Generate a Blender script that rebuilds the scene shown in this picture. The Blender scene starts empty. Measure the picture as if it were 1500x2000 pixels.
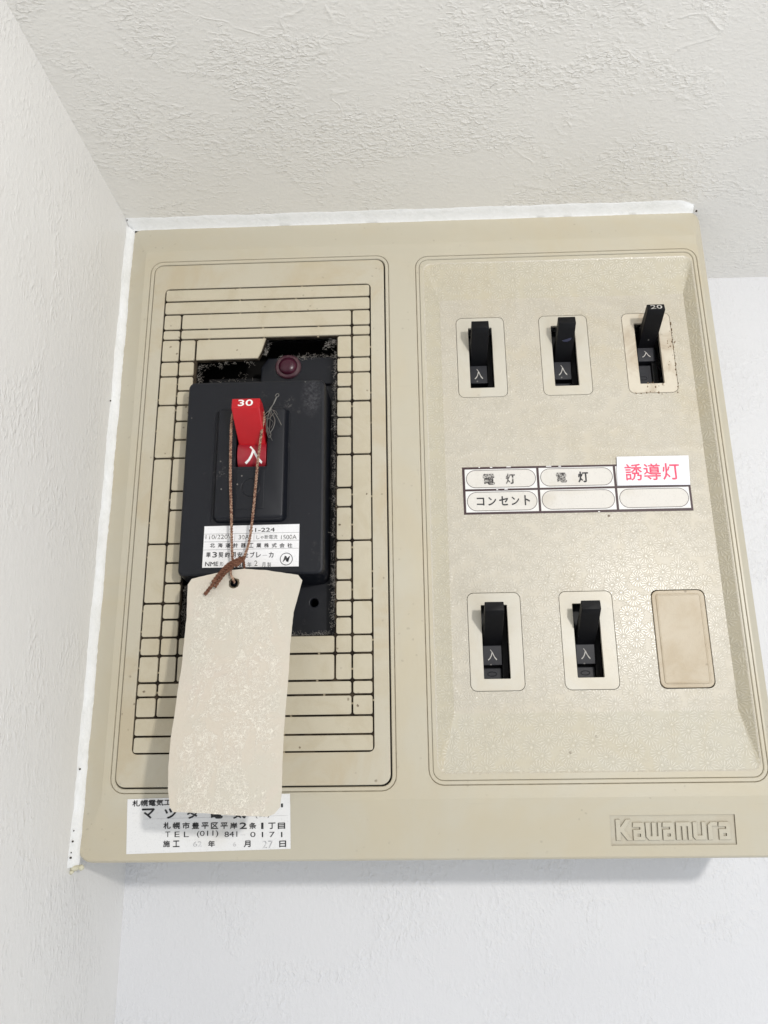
import bpy, bmesh, math, random
from mathutils import Vector, Matrix
from mathutils.geometry import tessellate_polygon, delaunay_2d_cdt
random.seed(7)
S = bpy.context.scene
COL = S.collection
# Plane coordinates, in millimetres: u to the right, v up, w out of the wall. w = 0 is the front of the board.
def P(u, v, w): return Vector((u, -w, v)) * .001

# ------------------------------------------------------------------ camera, world, lamps, exposure
cam_d = bpy.data.cameras.new('camera'); cam = bpy.data.objects.new('camera', cam_d); COL.objects.link(cam)
cam_d.sensor_fit = 'VERTICAL'; cam_d.sensor_height = 24; cam_d.lens = 24 * 1526.3 / 2000
cam_d.clip_start = .01; cam_d.clip_end = 50
T = Matrix(((1, 0, 0), (0, 0, -1), (0, 1, 0)))
RX = Matrix.Rotation(math.radians(16.03), 3, 'X'); RY = Matrix.Rotation(math.radians(1.738), 3, 'Y'); RZ = Matrix.Rotation(math.radians(-.73), 3, 'Z')
cam.matrix_world = Matrix.Translation(P(146.83, 50.54, 364.51)) @ (T @ (RY @ RX @ RZ)).to_4x4()
S.camera = cam
wd = bpy.data.worlds.new('World'); S.world = wd; wd.use_nodes = True
bg = wd.node_tree.nodes['Background']; bg.inputs[0].default_value = (1, .985, .96, 1); bg.inputs[1].default_value = .32
def area(name, loc, target, size, power, color, shape='DISK'):
    d = bpy.data.lights.new(name, 'AREA'); d.shape = shape; d.size = size; d.energy = power; d.color = color
    o = bpy.data.objects.new(name, d); COL.objects.link(o); o.location = loc
    o.rotation_euler = (target - loc).to_track_quat('-Z', 'Y').to_euler(); return o
area('room_lamp', P(462, 212, 700), P(170, 120, 0), .04, 2.8, (1, .965, .915))
area('low_cool_fill', P(950, -850, 850), P(60, 150, 0), 1.2, 6.4, (.78, .87, 1))  # added cool fill, set low to lift the ceiling and left wall
area('glare_fill', P(790, 250, 1500), P(240, 100, 0), .75, 3.2, (.94, .965, 1), 'SQUARE')  # added source, placed so the tray and box front pick up glare
S.view_settings.view_transform = 'Standard'; S.view_settings.look = 'None'
S.view_settings.exposure = .05; S.view_settings.gamma = 1

# ------------------------------------------------------------------ mesh helpers
def rr(u0, v0, u1, v1, r, n=5):
    out = []
    for cx, cy, a0 in ((u1 - r, v1 - r, 0), (u0 + r, v1 - r, 90), (u0 + r, v0 + r, 180), (u1 - r, v0 + r, 270)):
        for i in range(n + 1):
            a = math.radians(a0 + 90 * i / n); out.append((cx + r * math.cos(a), cy + r * math.sin(a)))
    return out
def off(rect, d, n=5):                       # rect = (u0, v0, u1, v1, r); positive d grows it
    u0, v0, u1, v1, r = rect; return rr(u0 - d, v0 - d, u1 + d, v1 + d, max(r + d, .02), n)
def circ(cu, cv, r, n=24): return [(cu + r * math.cos(2 * math.pi * i / n), cv + r * math.sin(2 * math.pi * i / n)) for i in range(n)]
def area2(p): return sum(p[i][0] * p[(i + 1) % len(p)][1] - p[(i + 1) % len(p)][0] * p[i][1] for i in range(len(p)))
def inset(loop, d):                          # mitred offset of any simple loop, positive d shrinks a counter-clockwise loop
    n = len(loop); out = []; sgn = 1 if area2(loop) > 0 else -1
    for i in range(n):
        a = Vector(loop[i - 1]); b = Vector(loop[i]); c = Vector(loop[(i + 1) % n])
        e1 = (b - a).normalized(); e2 = (c - b).normalized()
        n1 = Vector((-e1.y, e1.x)) * sgn; n2 = Vector((-e2.y, e2.x)) * sgn
        m = n1 + n2; k = m.length_squared
        m = m * (2 / k) if k > .3 else n1
        out.append((b.x + m.x * d, b.y + m.y * d))
    return out
class MB:
    def __init__(s, orient=None): s.v = []; s.f = []; s.mi = []; s.m = 0
    def face(s, idx): s.f.append(tuple(idx)); s.mi.append(s.m)
    def add(s, pts):
        k = len(s.v); s.v += [tuple(p) for p in pts]; return list(range(k, len(s.v)))
    def loop(s, lp, w):
        return s.add([(p[0], p[1], w(p[0], p[1]) if callable(w) else w) for p in lp])
    def bridge(s, a, b):
        n = len(a)
        for i in range(n):
            j = (i + 1) % n; s.face((a[i], a[j], b[j], b[i]))
    def rings(s, seq):                       # seq of (loop, w) with the same number of points
        ids = [s.loop(l, w) for l, w in seq]
        for a, b in zip(ids, ids[1:]): s.bridge(a, b)
        return ids
    def cap(s, loops, w):
        flat = [p for l in loops for p in l]
        k = s.loop(flat, w)
        for t in tessellate_polygon([[Vector((p[0], p[1], 0)) for p in l] for l in loops]): s.face([k[i] for i in t])
    def plate(s, loop, holes, wt, wb, bv=.3, hb=None, bottom=False):
        hb = bv if hb is None else hb
        tops = [inset(loop, bv)] + [inset(h, -hb) for h in holes]
        s.cap(tops, wt)
        s.rings([(tops[0], wt), (inset(loop, bv * .3), wt - bv * .3), (loop, wt - bv), (loop, wb)])
        for h, t in zip(holes, tops[1:]): s.rings([(t, wt), (inset(h, -hb * .3), wt - hb * .3), (h, wt - hb), (h, wb)])
        if bottom: s.cap([loop] + list(holes), wb)
    def box(s, u0, v0, w0, u1, v1, w1, bv=0):
        if bv: s.plate([(u1, v1), (u0, v1), (u0, v0), (u1, v0)], [], w1, w0, bv, bottom=True)
        else:
            k = s.add([(u, v, w) for w in (w0, w1) for u, v in ((u0, v0), (u1, v0), (u1, v1), (u0, v1))])
            for q in ((0, 1, 2, 3), (4, 5, 6, 7), (0, 1, 5, 4), (1, 2, 6, 5), (2, 3, 7, 6), (3, 0, 4, 7)): s.face([k[i] for i in q])
    def tube(s, pts, r, n=6, closed=False):
        pts = [Vector(p) for p in pts]; rings = []; up = Vector((.13, .21, .97)); N = len(pts)
        for i, p in enumerate(pts):
            if closed: t = (pts[(i + 1) % N] - pts[i - 1]).normalized()
            else: t = (pts[min(i + 1, N - 1)] - pts[max(i - 1, 0)]).normalized()
            a = up - t * up.dot(t)
            if a.length < .05: a = Vector((1, 0, 0)) - t * t.x
            a.normalize(); up = a; b = t.cross(a); rad = r(i / (N - 1)) if callable(r) else r
            rings.append(s.add([p + (a * math.cos(2 * math.pi * k / n) + b * math.sin(2 * math.pi * k / n)) * rad for k in range(n)]))
        for a, b in zip(rings, rings[1:]): s.bridge(a, b)
        if closed: s.bridge(rings[-1], rings[0])
        else: s.face(rings[0]); s.face(rings[-1])
    def prism_u(s, prof, u0, u1, taper=0, bv=0):  # profile of (v, w) points pushed along u
        a = s.add([(u0, p[0], p[1]) for p in prof]); b = s.add([(u1, p[0], p[1]) for p in prof])
        s.bridge(a, b); s.face(a); s.face(b)
    def data(s, name, mats, org=(0, 0, 0), smooth=21, bevel=0):
        me = bpy.data.meshes.new(name)
        me.from_pydata([P(p[0] - org[0], p[1] - org[1], p[2] - org[2]) for p in s.v], [], s.f)
        for m in (mats if isinstance(mats, (list, tuple)) else [mats]): me.materials.append(m)
        for i, p in enumerate(me.polygons): p.material_index = s.mi[i]
        bm = bmesh.new(); bm.from_mesh(me)
        bmesh.ops.remove_doubles(bm, verts=bm.verts, dist=1e-6)
        bmesh.ops.recalc_face_normals(bm, faces=bm.faces)
        if bevel:
            ed = [e for e in bm.edges if len(e.link_faces) == 2 and e.calc_face_angle(0) > math.radians(30)]
            bmesh.ops.bevel(bm, geom=ed, offset=bevel * .001, segments=2, profile=.5, affect='EDGES')
        bm.to_mesh(me); bm.free()
        me.shade_smooth(); me.set_sharp_from_angle(angle=math.radians(smooth))
        return me
    def obj(s, name, mats, parent=None, org=None, **k):
        if org is None:                      # meshes are written in board millimetres; bring them to the thing's own origin
            r = parent
            while r is not None and r.parent is not None: r = r.parent
            l = r.location * 1000 if r is not None else Vector((0, 0, 0)); org = (l.x, l.z, -l.y)
        o = bpy.data.objects.new(name, s.data(name, mats, org, **k)); COL.objects.link(o)
        if parent is not None: o.parent = parent
        return o
def lump(mb, c, r, n=9, sq=(1, 1, 1)):
    ids = []
    for i in range(1, n):
        th = math.pi * i / n; ids.append(mb.add([(c[0] + sq[0] * r * math.sin(th) * math.cos(ph) * random.uniform(.8, 1.15), c[1] + sq[1] * r * math.sin(th) * math.sin(ph) * random.uniform(.8, 1.15), c[2] + sq[2] * r * math.cos(th)) for ph in [k * math.pi / 5 for k in range(10)]]))
    for a, b_ in zip(ids, ids[1:]): mb.bridge(a, b_)
    mb.face(ids[0]); mb.face(ids[-1])
def tag(o, label=None, cat=None, group=None, kind=None):
    for k, x in (('label', label), ('category', cat), ('group', group), ('kind', kind)):
        if x: o[k] = x
    return o
def empty(name, org=(0, 0, 0), **k):
    o = bpy.data.objects.new(name, None); COL.objects.link(o); o.empty_display_size = .01; o.location = P(*org); return tag(o, **k)

# text: glyph outlines from the built-in font, laid out by a mapping (x, y) -> (u, v, w)
def glyphs(body, size, bold=0.):
    c = bpy.data.curves.new('text', 'FONT'); c.body = body; c.size = 1; c.offset = bold; c.resolution_u = 3
    o = bpy.data.objects.new('text', c); me = o.to_mesh()
    vs = [(v.co.x, v.co.y) for v in me.vertices]; fs = [tuple(p.vertices) for p in me.polygons]
    o.to_mesh_clear(); bpy.data.objects.remove(o); bpy.data.curves.remove(c)
    x0 = min(v[0] for v in vs); x1 = max(v[0] for v in vs); y0 = min(v[1] for v in vs); y1 = max(v[1] for v in vs)
    return vs, fs, (x0, y0, x1, y1)
def text(mb, body, u0, v0, u1, v1, fmap, bold=0.):  # fitted to the rectangle u0..u1, v0..v1
    vs, fs, (x0, y0, x1, y1) = glyphs(body, 1, 0)
    if y1 - y0 < .2: y0 -= .3; y1 += .3
    d = max(0, bold) * (v1 - v0) * 1.5
    for q, (du, dv) in enumerate(((0, 0), (d, 0), (-d, 0), (0, d), (0, -d)) if d else ((0, 0),)):
        pts = [fmap(u0 + du + (x - x0) / (x1 - x0) * (u1 - u0), v0 + dv + (y - y0) / (y1 - y0) * (v1 - v0)) for x, y in vs]
        k = mb.add([(p[0], p[1], p[2] + q * .008) for p in pts])
        for f in fs: mb.face([k[i] for i in f])

# ------------------------------------------------------------------ materials
class NT:
    def __init__(s, name):
        s.m = bpy.data.materials.new(name); s.m.use_nodes = True; s.t = s.m.node_tree; s.b = s.t.nodes['Principled BSDF']
        s.co = s.n('ShaderNodeTexCoord').outputs['Object']
    def n(s, ty, **k):
        x = s.t.nodes.new(ty)
        for a, b in k.items(): setattr(x, a, b)
        return x
    def put(s, sock, v):
        if isinstance(v, bpy.types.NodeSocket): s.t.links.new(v, sock)
        else: sock.default_value = v
    def math(s, op, a, b=0., c=0., clamp=False):
        x = s.n('ShaderNodeMath', operation=op, use_clamp=clamp)
        for i, v in enumerate((a, b, c)): s.put(x.inputs[i], v)
        return x.outputs[0]
    def vm(s, op, a, b=(0, 0, 0), out=0):
        x = s.n('ShaderNodeVectorMath', operation=op); s.put(x.inputs[0], a)
        if op == 'SCALE': s.put(x.inputs['Scale'], b)
        else: s.put(x.inputs[1], b)
        return x.outputs[out]
    def noise(s, scale, detail=3, rough=.55, dist=0., vec=None, out=0):
        x = s.n('ShaderNodeTexNoise'); s.put(x.inputs['Vector'], s.co if vec is None else vec)
        s.put(x.inputs['Scale'], scale); s.put(x.inputs['Detail'], detail); s.put(x.inputs['Roughness'], rough); s.put(x.inputs['Distortion'], dist)
        return x.outputs[out]
    def voro(s, scale, feature='F1', rand=1., vec=None, out='Distance', dims='3D'):
        x = s.n('ShaderNodeTexVoronoi', feature=feature, voronoi_dimensions=dims); s.put(x.inputs['Vector'], s.co if vec is None else vec)
        s.put(x.inputs['Scale'], scale); s.put(x.inputs['Randomness'], rand); return x.outputs[out]
    def ss(s, v, a, b):                         # smoothstep a..b -> 0..1
        x = s.n('ShaderNodeMapRange', interpolation_type='SMOOTHSTEP'); s.put(x.inputs[0], v)
        s.put(x.inputs[1], a); s.put(x.inputs[2], b); return x.outputs[0]
    def mix(s, f, a, b):
        x = s.n('ShaderNodeMix', data_type='RGBA'); s.put(x.inputs[0], f)
        s.put(x.inputs[6], (*a, 1) if isinstance(a, tuple) and len(a) == 3 else a); s.put(x.inputs[7], (*b, 1) if isinstance(b, tuple) and len(b) == 3 else b)
        return x.outputs[2]
    def bump(s, h, dist, strength=1., prev=None):
        x = s.n('ShaderNodeBump'); s.put(x.inputs['Height'], h); x.inputs['Distance'].default_value = dist; x.inputs['Strength'].default_value = strength
        if prev is not None: s.put(x.inputs['Normal'], prev)
        return x.outputs[0]
    def done(s, col, rough=.5, spec=.5, normal=None, **k):
        s.put(s.b.inputs['Base Color'], (*col, 1) if isinstance(col, tuple) else col); s.put(s.b.inputs['Roughness'], rough)
        s.put(s.b.inputs['Specular IOR Level'], spec)
        if normal is not None: s.put(s.b.inputs['Normal'], normal)
        for a, b in k.items(): s.put(s.b.inputs[a.replace('_', ' ')], b)
        return s.m

def wallpaper(name, col, amp, stretch, ridges=1.):
    t = NT(name); q = t.vm('MULTIPLY', t.co, stretch)
    warp = t.vm('SCALE', t.vm('SUBTRACT', t.noise(90, 2, .5, 0, q, 1), (.5, .5, .5)), .004)
    q2 = t.vm('ADD', q, warp)
    def ridge(scale, k, sharp, det=1.5):
        n = t.noise(scale, det, .5, .2, q2); a = t.math('ABSOLUTE', t.math('SUBTRACT', n, .5)); return t.math('POWER', t.math('SUBTRACT', 1, t.math('MULTIPLY', a, k), clamp=True), sharp)
    m1 = t.ss(t.noise(25, 3, .6, .6), .42, .60)
    brk = t.ss(t.noise(300, 2, .5), .44, .60)      # breaks the ridges into short strokes
    r1 = t.math('MULTIPLY', t.math('MULTIPLY', ridge(300, 6, 2.), t.math('ADD', t.math('MULTIPLY', m1, .82), .18)), brk)
    r2 = t.math('MULTIPLY', ridge(520, 4, 1.5), t.math('ADD', t.math('MULTIPLY', m1, .4), .22))
    r3 = t.math('MULTIPLY', ridge(40, 40, 1.2, 1), t.math('MULTIPLY', t.ss(t.noise(24, 1), .52, .62), t.ss(t.noise(120, 2), .38, .5)))
    peb = t.ss(t.noise(480, 2, .55, .3, q2), .36, .66)
    h = t.math('ADD', t.math('ADD', t.math('MULTIPLY', r1, .8 * ridges), t.math('MULTIPLY', r2, .35)), t.math('ADD', t.math('MULTIPLY', r3, .45 * ridges), t.math('MULTIPLY', t.math('MULTIPLY', peb, t.math('ADD', t.math('MULTIPLY', m1, .7), .3)), .42)))
    c = t.mix(t.ss(t.noise(9, 3), .35, .7), col, tuple(x * .97 for x in col))
    return t.done(c, .42, .42, t.bump(h, .00036 * amp))
M = {}
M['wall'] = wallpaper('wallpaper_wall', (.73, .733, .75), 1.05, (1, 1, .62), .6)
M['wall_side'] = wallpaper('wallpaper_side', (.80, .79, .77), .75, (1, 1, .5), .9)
M['ceil'] = wallpaper('wallpaper_ceiling', (.89, .87, .825), .95, (.72, 1.2, 1), 1.15)

def beige(name, col, rough=.38, grain=0., stain=.3, spots=.0, stain_col=(.40, .33, .20), sscale=18):
    t = NT(name)
    n = t.noise(sscale, 5, .65, .8); f = t.math('MULTIPLY', t.ss(n, .42, .66), stain)
    c = t.mix(f, col, stain_col)
    c = t.mix(t.math('MULTIPLY', t.ss(t.noise(2.8 * sscale, 3, .6), .5, .8), stain * .5), c, tuple(x * 1.12 for x in col))
    if spots:
        d = t.voro(230, vec=t.vm('ADD', t.co, t.vm('SCALE', t.noise(400, 2, .5, 0, None, 1), .0015)))
        k = t.math('MULTIPLY', t.ss(d, .17, .09), t.ss(t.noise(45, 3), .52, .64))
        c = t.mix(t.math('MULTIPLY', k, spots), c, (.12, .085, .05))
    sc = t.ss(t.noise(1, 1, vec=t.vm('MULTIPLY', t.co, (60, 60, 900))), .72, .78)
    c = t.mix(t.math('MULTIPLY', sc, .06), c, (.3, .27, .2))
    h = t.noise(1500, 2, .6) if grain else t.noise(350, 2, .5)
    return t.done(c, t.math('ADD', rough, t.math('MULTIPLY', t.noise(70, 3), .12)), .5, t.bump(h, .00012 if grain else .00003, grain or .6))
M['housing'] = beige('beige_housing', (.52, .483, .385), .28, 0, .45, .2, (.52, .45, .31), 12)
M['cover'] = beige('beige_cover', (.52, .48, .38), .36, .4, .5, .7, (.47, .38, .235), 26)
M['tile'] = beige('beige_tile', (.53, .48, .365), .38, .5, .3, 1., (.42, .35, .22), 60)
M['plate'] = beige('beige_switch_plate', (.57, .54, .46), .33, .3, .25, .35, (.5, .42, .28), 40)
M['plate_dirty'] = beige('beige_switch_plate_worn', (.62, .565, .46), .36, .3, .6, 1., (.36, .27, .17), 60)
M['blank'] = beige('tan_blank_plate', (.52, .45, .34), .42, 1., .6, .5, (.42, .33, .21), 40)
M['badge'] = beige('beige_badge', (.52, .483, .385), .30, .3, .3, .2, (.45, .38, .27), 60)

def daisy(name, base, rg):
    t = NT(name)
    sep = t.n('ShaderNodeSeparateXYZ'); t.put(sep.inputs[0], t.co)
    cmb = t.n('ShaderNodeCombineXYZ'); t.put(cmb.inputs[0], sep.outputs[0]); t.put(cmb.inputs[1], sep.outputs[2]); p2 = cmb.outputs[0]
    def flower(scale, shift, n, r1):
        pv = t.vm('SCALE', t.vm('ADD', p2, shift), scale)
        x = t.n('ShaderNodeTexVoronoi', feature='F1', voronoi_dimensions='2D'); t.put(x.inputs['Vector'], pv)
        x.inputs['Scale'].default_value = 1; x.inputs['Randomness'].default_value = .8
        d = t.vm('SUBTRACT', pv, x.outputs['Position']); s2 = t.n('ShaderNodeSeparateXYZ'); t.put(s2.inputs[0], d)
        ang = t.math('ARCTAN2', s2.outputs[1], s2.outputs[0]); r = x.outputs['Distance']
        ph = t.n('ShaderNodeSeparateColor'); t.put(ph.inputs[0], x.outputs['Color'])
        pet = t.math('COSINE', t.math('ADD', t.math('MULTIPLY', ang, float(n)), t.math('MULTIPLY', ph.outputs[0], 6.28)))
        k = t.math('MULTIPLY', t.ss(pet, -.25, .55), t.math('MULTIPLY', t.ss(r, .13, .2), t.ss(r, r1, r1 - .1)))
        return t.math('MAXIMUM', k, t.ss(r, .105, .06))
    h = t.math('MAXIMUM', flower(145, (.003, .001, 0), 15, .62), t.math('MULTIPLY', flower(185, (.4, .21, 0), 13, .4), .55))
    n = t.noise(14, 5, .65, .8)
    c = t.mix(t.math('MULTIPLY', t.ss(n, .46, .75), .42), base, (.50, .42, .26))
    c = t.mix(t.math('MULTIPLY', h, .22), c, (.74, .72, .65))
    g = t.noise(1300, 2, .6); c = t.mix(t.math('MULTIPLY', t.ss(g, .55, .7), .16), c, (.42, .36, .24))
    d = t.voro(120); c = t.mix(t.math('MULTIPLY', t.ss(d, .1, .06), t.ss(t.noise(30, 2), .6, .68)), c, (.14, .1, .06))
    nb = t.bump(g, .00008, .5); nb = t.bump(h, .00011, 1., nb)
    return t.done(c, t.math('SUBTRACT', rg, t.math('MULTIPLY', h, .12)), .5, nb)
M['daisy'] = daisy('daisy_embossed_beige', (.535, .495, .41), .40); M['daisy_matt'] = daisy('daisy_embossed_matt', (.53, .50, .41), .55); M['daisy_no_glare'] = daisy('daisy_embossed_no_glare', (.49, .45, .345), .52)  # last variant: lack of glare on the slopes painted in as a yellower tone

def simple(name, col, rough=.45, spec=.5, nz=0., bump=0., scale=300, c2=None, amt=.4, **k):
    t = NT(name)
    c = t.mix(t.math('MULTIPLY', t.ss(t.noise(scale * .3, 4, .6), .42, .7), amt), col, c2 or tuple(x * .8 for x in col))
    return t.done(c, rough, spec, t.bump(t.noise(scale, 3, .6), bump or .00003, .7), **k)
def black(name, col, rough, dust, cover=.60, scuff=None, spec=.36):
    t = NT(name)
    n = t.noise(420, 5, .75, .5); m = t.ss(t.noise(38, 3, .6), cover, cover + .14)
    c = t.mix(t.math('MULTIPLY', t.math('MULTIPLY', t.ss(n, .5, .68), m), dust), col, (.34, .31, .29))
    if scuff:
        d = t.vm('LENGTH', t.vm('MULTIPLY', t.vm('SUBTRACT', t.co, scuff), (1.5, 0, .75)), out=1)
        c = t.mix(t.math('MULTIPLY', t.math('MULTIPLY', t.ss(d, .010, .003), t.ss(t.noise(700, 5, .8), .35, .75)), .16), c, (.36, .35, .37))
    sp = t.math('MULTIPLY', t.ss(t.voro(260), .13, .08), t.ss(t.noise(90, 2), .6, .66)); c = t.mix(t.math('MULTIPLY', sp, .5), c, (.4, .38, .35))
    return t.done(c, t.math('ADD', rough, t.math('MULTIPLY', t.noise(60, 3), .15)), spec, t.bump(t.noise(800, 2, .5), .00003, .6))
M['black'] = black('black_bakelite', (.005, .0062, .0105), .38, .45, .57)
M['black_body'] = black('black_bakelite_scuffed', (.005, .0062, .0105), .38, .35, .6, (.028, 0, .090))
M['black_dusty'] = black('black_dusty', (.006, .006, .007), .5, .6, .56)
M['toggle'] = black('black_toggle', (.004, .004, .005), .45, .12, .6, None, .2)
M['block'] = black('charcoal_block', (.017, .018, .024), .42, .2, .6)
M['void'] = simple('dark_inside', (.006, .0055, .005), .8, .2)
M['groove'] = simple('grimy_groove', (.016, .012, .009), .85, .15, scale=500, c2=(.15, .115, .075), amt=.4)
M['bridge'] = simple('dirty_bridge', (.33, .28, .19), .6, .3, scale=700, c2=(.1, .08, .05), amt=.8)
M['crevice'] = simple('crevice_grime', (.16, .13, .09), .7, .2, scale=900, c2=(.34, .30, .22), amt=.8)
M['red'] = simple('red_plastic', (.47, .007, .013), .32, .4, scale=200, c2=(.40, .008, .014))
M['red_drum'] = simple('dusty_red_plastic', (.33, .012, .025), .42, .45, scale=400, c2=(.30, .06, .06))
M['white_ink'] = simple('white_ink', (.85, .85, .83), .5, .3)
M['grey_ink'] = simple('worn_pale_ink', (.62, .60, .56), .6, .3, scale=900, c2=(.3, .29, .27), amt=.8)
M['black_ink'] = simple('black_ink', (.015, .015, .018), .5, .3, scale=2500, c2=(.10, .10, .10), amt=.6)
M['faded_ink'] = simple('faded_ink', (.05, .045, .045), .6, .2, scale=3500, c2=(.62, .60, .56), amt=1.)
M['pencil'] = simple('pencil', (.42, .42, .43), .6, .2, scale=2500, c2=(.7, .7, .7), amt=1.)
M['pink_ink'] = simple('pinkish_red_ink', (.80, .06, .14), .45, .3, scale=2500, c2=(.85, .22, .28), amt=.7)
M['maroon'] = simple('dark_maroon_print', (.045, .02, .024), .45, .4, scale=600)
M['wire'] = simple('grey_wire', (.17, .165, .15), .45, .5, scale=800, Metallic=.5)
M['amber'] = simple('dirty_yellow_filler', (.66, .63, .48), .6, .3, scale=700)
M['dirt'] = simple('brown_dirt', (.13, .085, .05), .8, .2, scale=900, c2=(.3, .22, .13), amt=.8)
M['mark'] = simple('dark_speck', (.05, .04, .03), .8, .2)
M['pale_metal'] = simple('hole_rim', (.06, .05, .035), .8, .2, scale=900, c2=(.25, .2, .13), amt=.8, bump=.0003)
M['caulk'] = simple('white_caulk', (.86, .865, .86), .42, .5, scale=420, c2=(.76, .77, .75), amt=.5, bump=.0005)
M['lamp_dome'] = simple('dark_purple_lens', (.05, .008, .02), .3, .4, scale=300, c2=(.13, .03, .05))
M['lamp_ring'] = simple('dark_purple_collar', (.055, .014, .026), .3, .5, scale=600, c2=(.14, .09, .09))
M['fluff'] = simple('grey_dust', (.46, .43, .39), .95, .1, scale=600, c2=(.25, .23, .2))
M['tape'] = simple('navy_residue', (.015, .018, .05), .4, .5, scale=300)
def twine():
    t = NT('brown_twine')
    c = t.mix(t.ss(t.noise(900, 3, .7), .38, .62), (.17, .075, .05), (.46, .31, .22))
    return t.done(c, .85, .2, t.bump(t.noise(2200, 2, .6), .0003, .8))
M['twine'] = twine()
M['twine_dark'] = simple('dark_brown_twine', (.14, .062, .038), .85, .2, scale=1200, c2=(.28, .14, .09), bump=.0002)
def paper(name, col, rough=.55, stain=.3):
    t = NT(name); c = t.mix(t.math('MULTIPLY', t.ss(t.noise(40, 5, .65), .5, .75), stain), col, tuple(x * y for x, y in zip(col, (.86, .83, .76))))
    c = t.mix(t.math('MULTIPLY', t.ss(t.noise(1500, 2, .6), .58, .66), .3), c, tuple(x * .72 for x in col))
    return t.done(c, rough, .35, t.bump(t.noise(90, 3, .5), .0002, .6))
M['paper'] = paper('white_sticker_paper', (.79, .79, .785), .5, .6)
M['foil'] = paper('white_rating_label', (.84, .84, .85), .35, .15)
M['tape_white'] = paper('glossy_white_tape', (.84, .85, .90), .25, .1)
M['cell'] = paper('white_label_cell', (.79, .785, .77), .5, .5)
M['cell_oval'] = paper('grubby_label_oval', (.70, .675, .63), .6, .7)
def tagpaper():
    t = NT('worn_tag_paper')
    base = t.mix(t.ss(t.noise(26, 4, .6), .42, .6), (.625, .57, .485), (.60, .565, .485))
    base = t.mix(t.math('MULTIPLY', t.ss(t.noise(38, 3, .6, 1.), .5, .68), .5), base, (.635, .56, .49))
    base = t.mix(t.math('MULTIPLY', t.ss(t.noise(1200, 2, .6), .5, .7), .25), base, (.55, .48, .39))
    q = t.vm('MULTIPLY', t.co, (1.3, 1, .8)); n = t.noise(330, 5, .7, 1.4, q); a = t.math('ABSOLUTE', t.math('SUBTRACT', n, .5))
    ridge = t.ss(a, .04, .01)
    blot = t.ss(t.noise(900, 4, .72, 1.2), .54, .60)
    msk = t.ss(t.noise(42, 4, .7, 1.1, t.vm('ADD', t.vm('MULTIPLY', t.co, (1.4, 1, .75)), (.37, .2, .13))), .42, .56)
    sep = t.n('ShaderNodeSeparateXYZ'); t.put(sep.inputs[0], t.co)
    low = t.ss(sep.outputs[2], .105, .085)
    ctr = t.ss(t.math('ABSOLUTE', sep.outputs[0]), .026, .010)
    k = t.math('MULTIPLY', t.math('MULTIPLY', t.math('MAXIMUM', t.math('MULTIPLY', ridge, .8), blot), t.ss(t.math('MULTIPLY', msk, ctr), .1, .5)), low)
    c = t.mix(t.math('MULTIPLY', k, .8), base, (.90, .86, .76))
    return t.done(c, .62, .3, t.bump(t.math('ADD', t.math('MULTIPLY', k, .6), t.noise(60, 3)), .0005, .5))
M['tagpaper'] = tagpaper()

# ------------------------------------------------------------------ the setting
VC = 323.8; WB = -72.3; UL = -3.0
b = MB(); b.box(UL, -900, WB - 60, 1500, VC + 60, WB); tag(b.obj('wall_back', M['wall']), kind='structure', label='white textured wallpaper wall behind the breaker box')
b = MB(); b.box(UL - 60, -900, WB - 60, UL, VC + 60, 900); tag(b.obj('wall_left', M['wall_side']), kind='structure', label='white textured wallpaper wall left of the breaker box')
b = MB(); b.box(UL, VC, WB, 1500, VC + 60, 340); tag(b.obj('ceiling', M['ceil']), kind='structure', label='off-white trowelled wallpaper ceiling above the breaker box')

# ------------------------------------------------------------------ board housing
BOARD = empty('distribution_board', (0, 0, WB), label='wide beige wall-mounted breaker box with latticed left cover and floral switch tray', cat='breaker box')
BO = (0, 0, WB)
FL = (8.5, 24, 303.5, 305, 1.5); OUT = (-.4, -.3, 307.2, 321.6, 5.5)
RL = (11.9, 27.5, 139.8, 298.4, 6.5); RR_ = (154.2, 29.6, 302.4, 297.0, 6.5)
WE = -3.
def wslope(u, v): return WE * max(0, (24 - v) / 24.3)
h = MB()
h.cap([rr(*FL), off(RL, .25), off(RR_, .25)], 0)
fi = rr(*FL); fo = rr(*OUT); n = len(fi); A = h.loop(fi, 0); B = h.loop(fo, WE)
for i in range(n):
    j = (i + 1) % n
    if i == 17: continue                      # the bottom band is built below, round the badge
    h.face((A[i], A[j], B[j], B[i]))
BADGE = (232, 4.1, 285.6, 16.4)
bq = [(BADGE[0], BADGE[1]), (BADGE[2], BADGE[1]), (BADGE[2], BADGE[3]), (BADGE[0], BADGE[3])]
h.cap([[fi[17], fi[18], fo[18], fo[17]], bq], lambda u, v: wslope(u, v))
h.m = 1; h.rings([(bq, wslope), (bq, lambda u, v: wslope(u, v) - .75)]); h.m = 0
h.rings([(fo, WE), (off(OUT, .55), WE - .35), (off(OUT, 1.0), WE - 1.1), (off(OUT, 1.25), WE - 2.4), (off(OUT, 1.3), WB)])
for R_ in (RL, RR_):                          # thin groove, raised lip, then the opening
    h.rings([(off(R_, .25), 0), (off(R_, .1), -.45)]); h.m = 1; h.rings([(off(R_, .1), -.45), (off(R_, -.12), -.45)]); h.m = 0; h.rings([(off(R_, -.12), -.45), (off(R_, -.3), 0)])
    h.rings([(off(R_, -.3), 0), (off(R_, -1.55), 0), (off(R_, -1.85), -.35), (off(R_, -1.9), -4.)])
h.obj('housing', [M['housing'], M['crevice']], BOARD, BO, smooth=6)
g = MB(); g.cap([bq], lambda u, v: wslope(u, v) - .7); g.obj('badge', M['badge'], BOARD, BO)
badge = BOARD.children[-1]
bx0, bx1, by0, by1 = 142., 1283., 430., 150.
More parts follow.
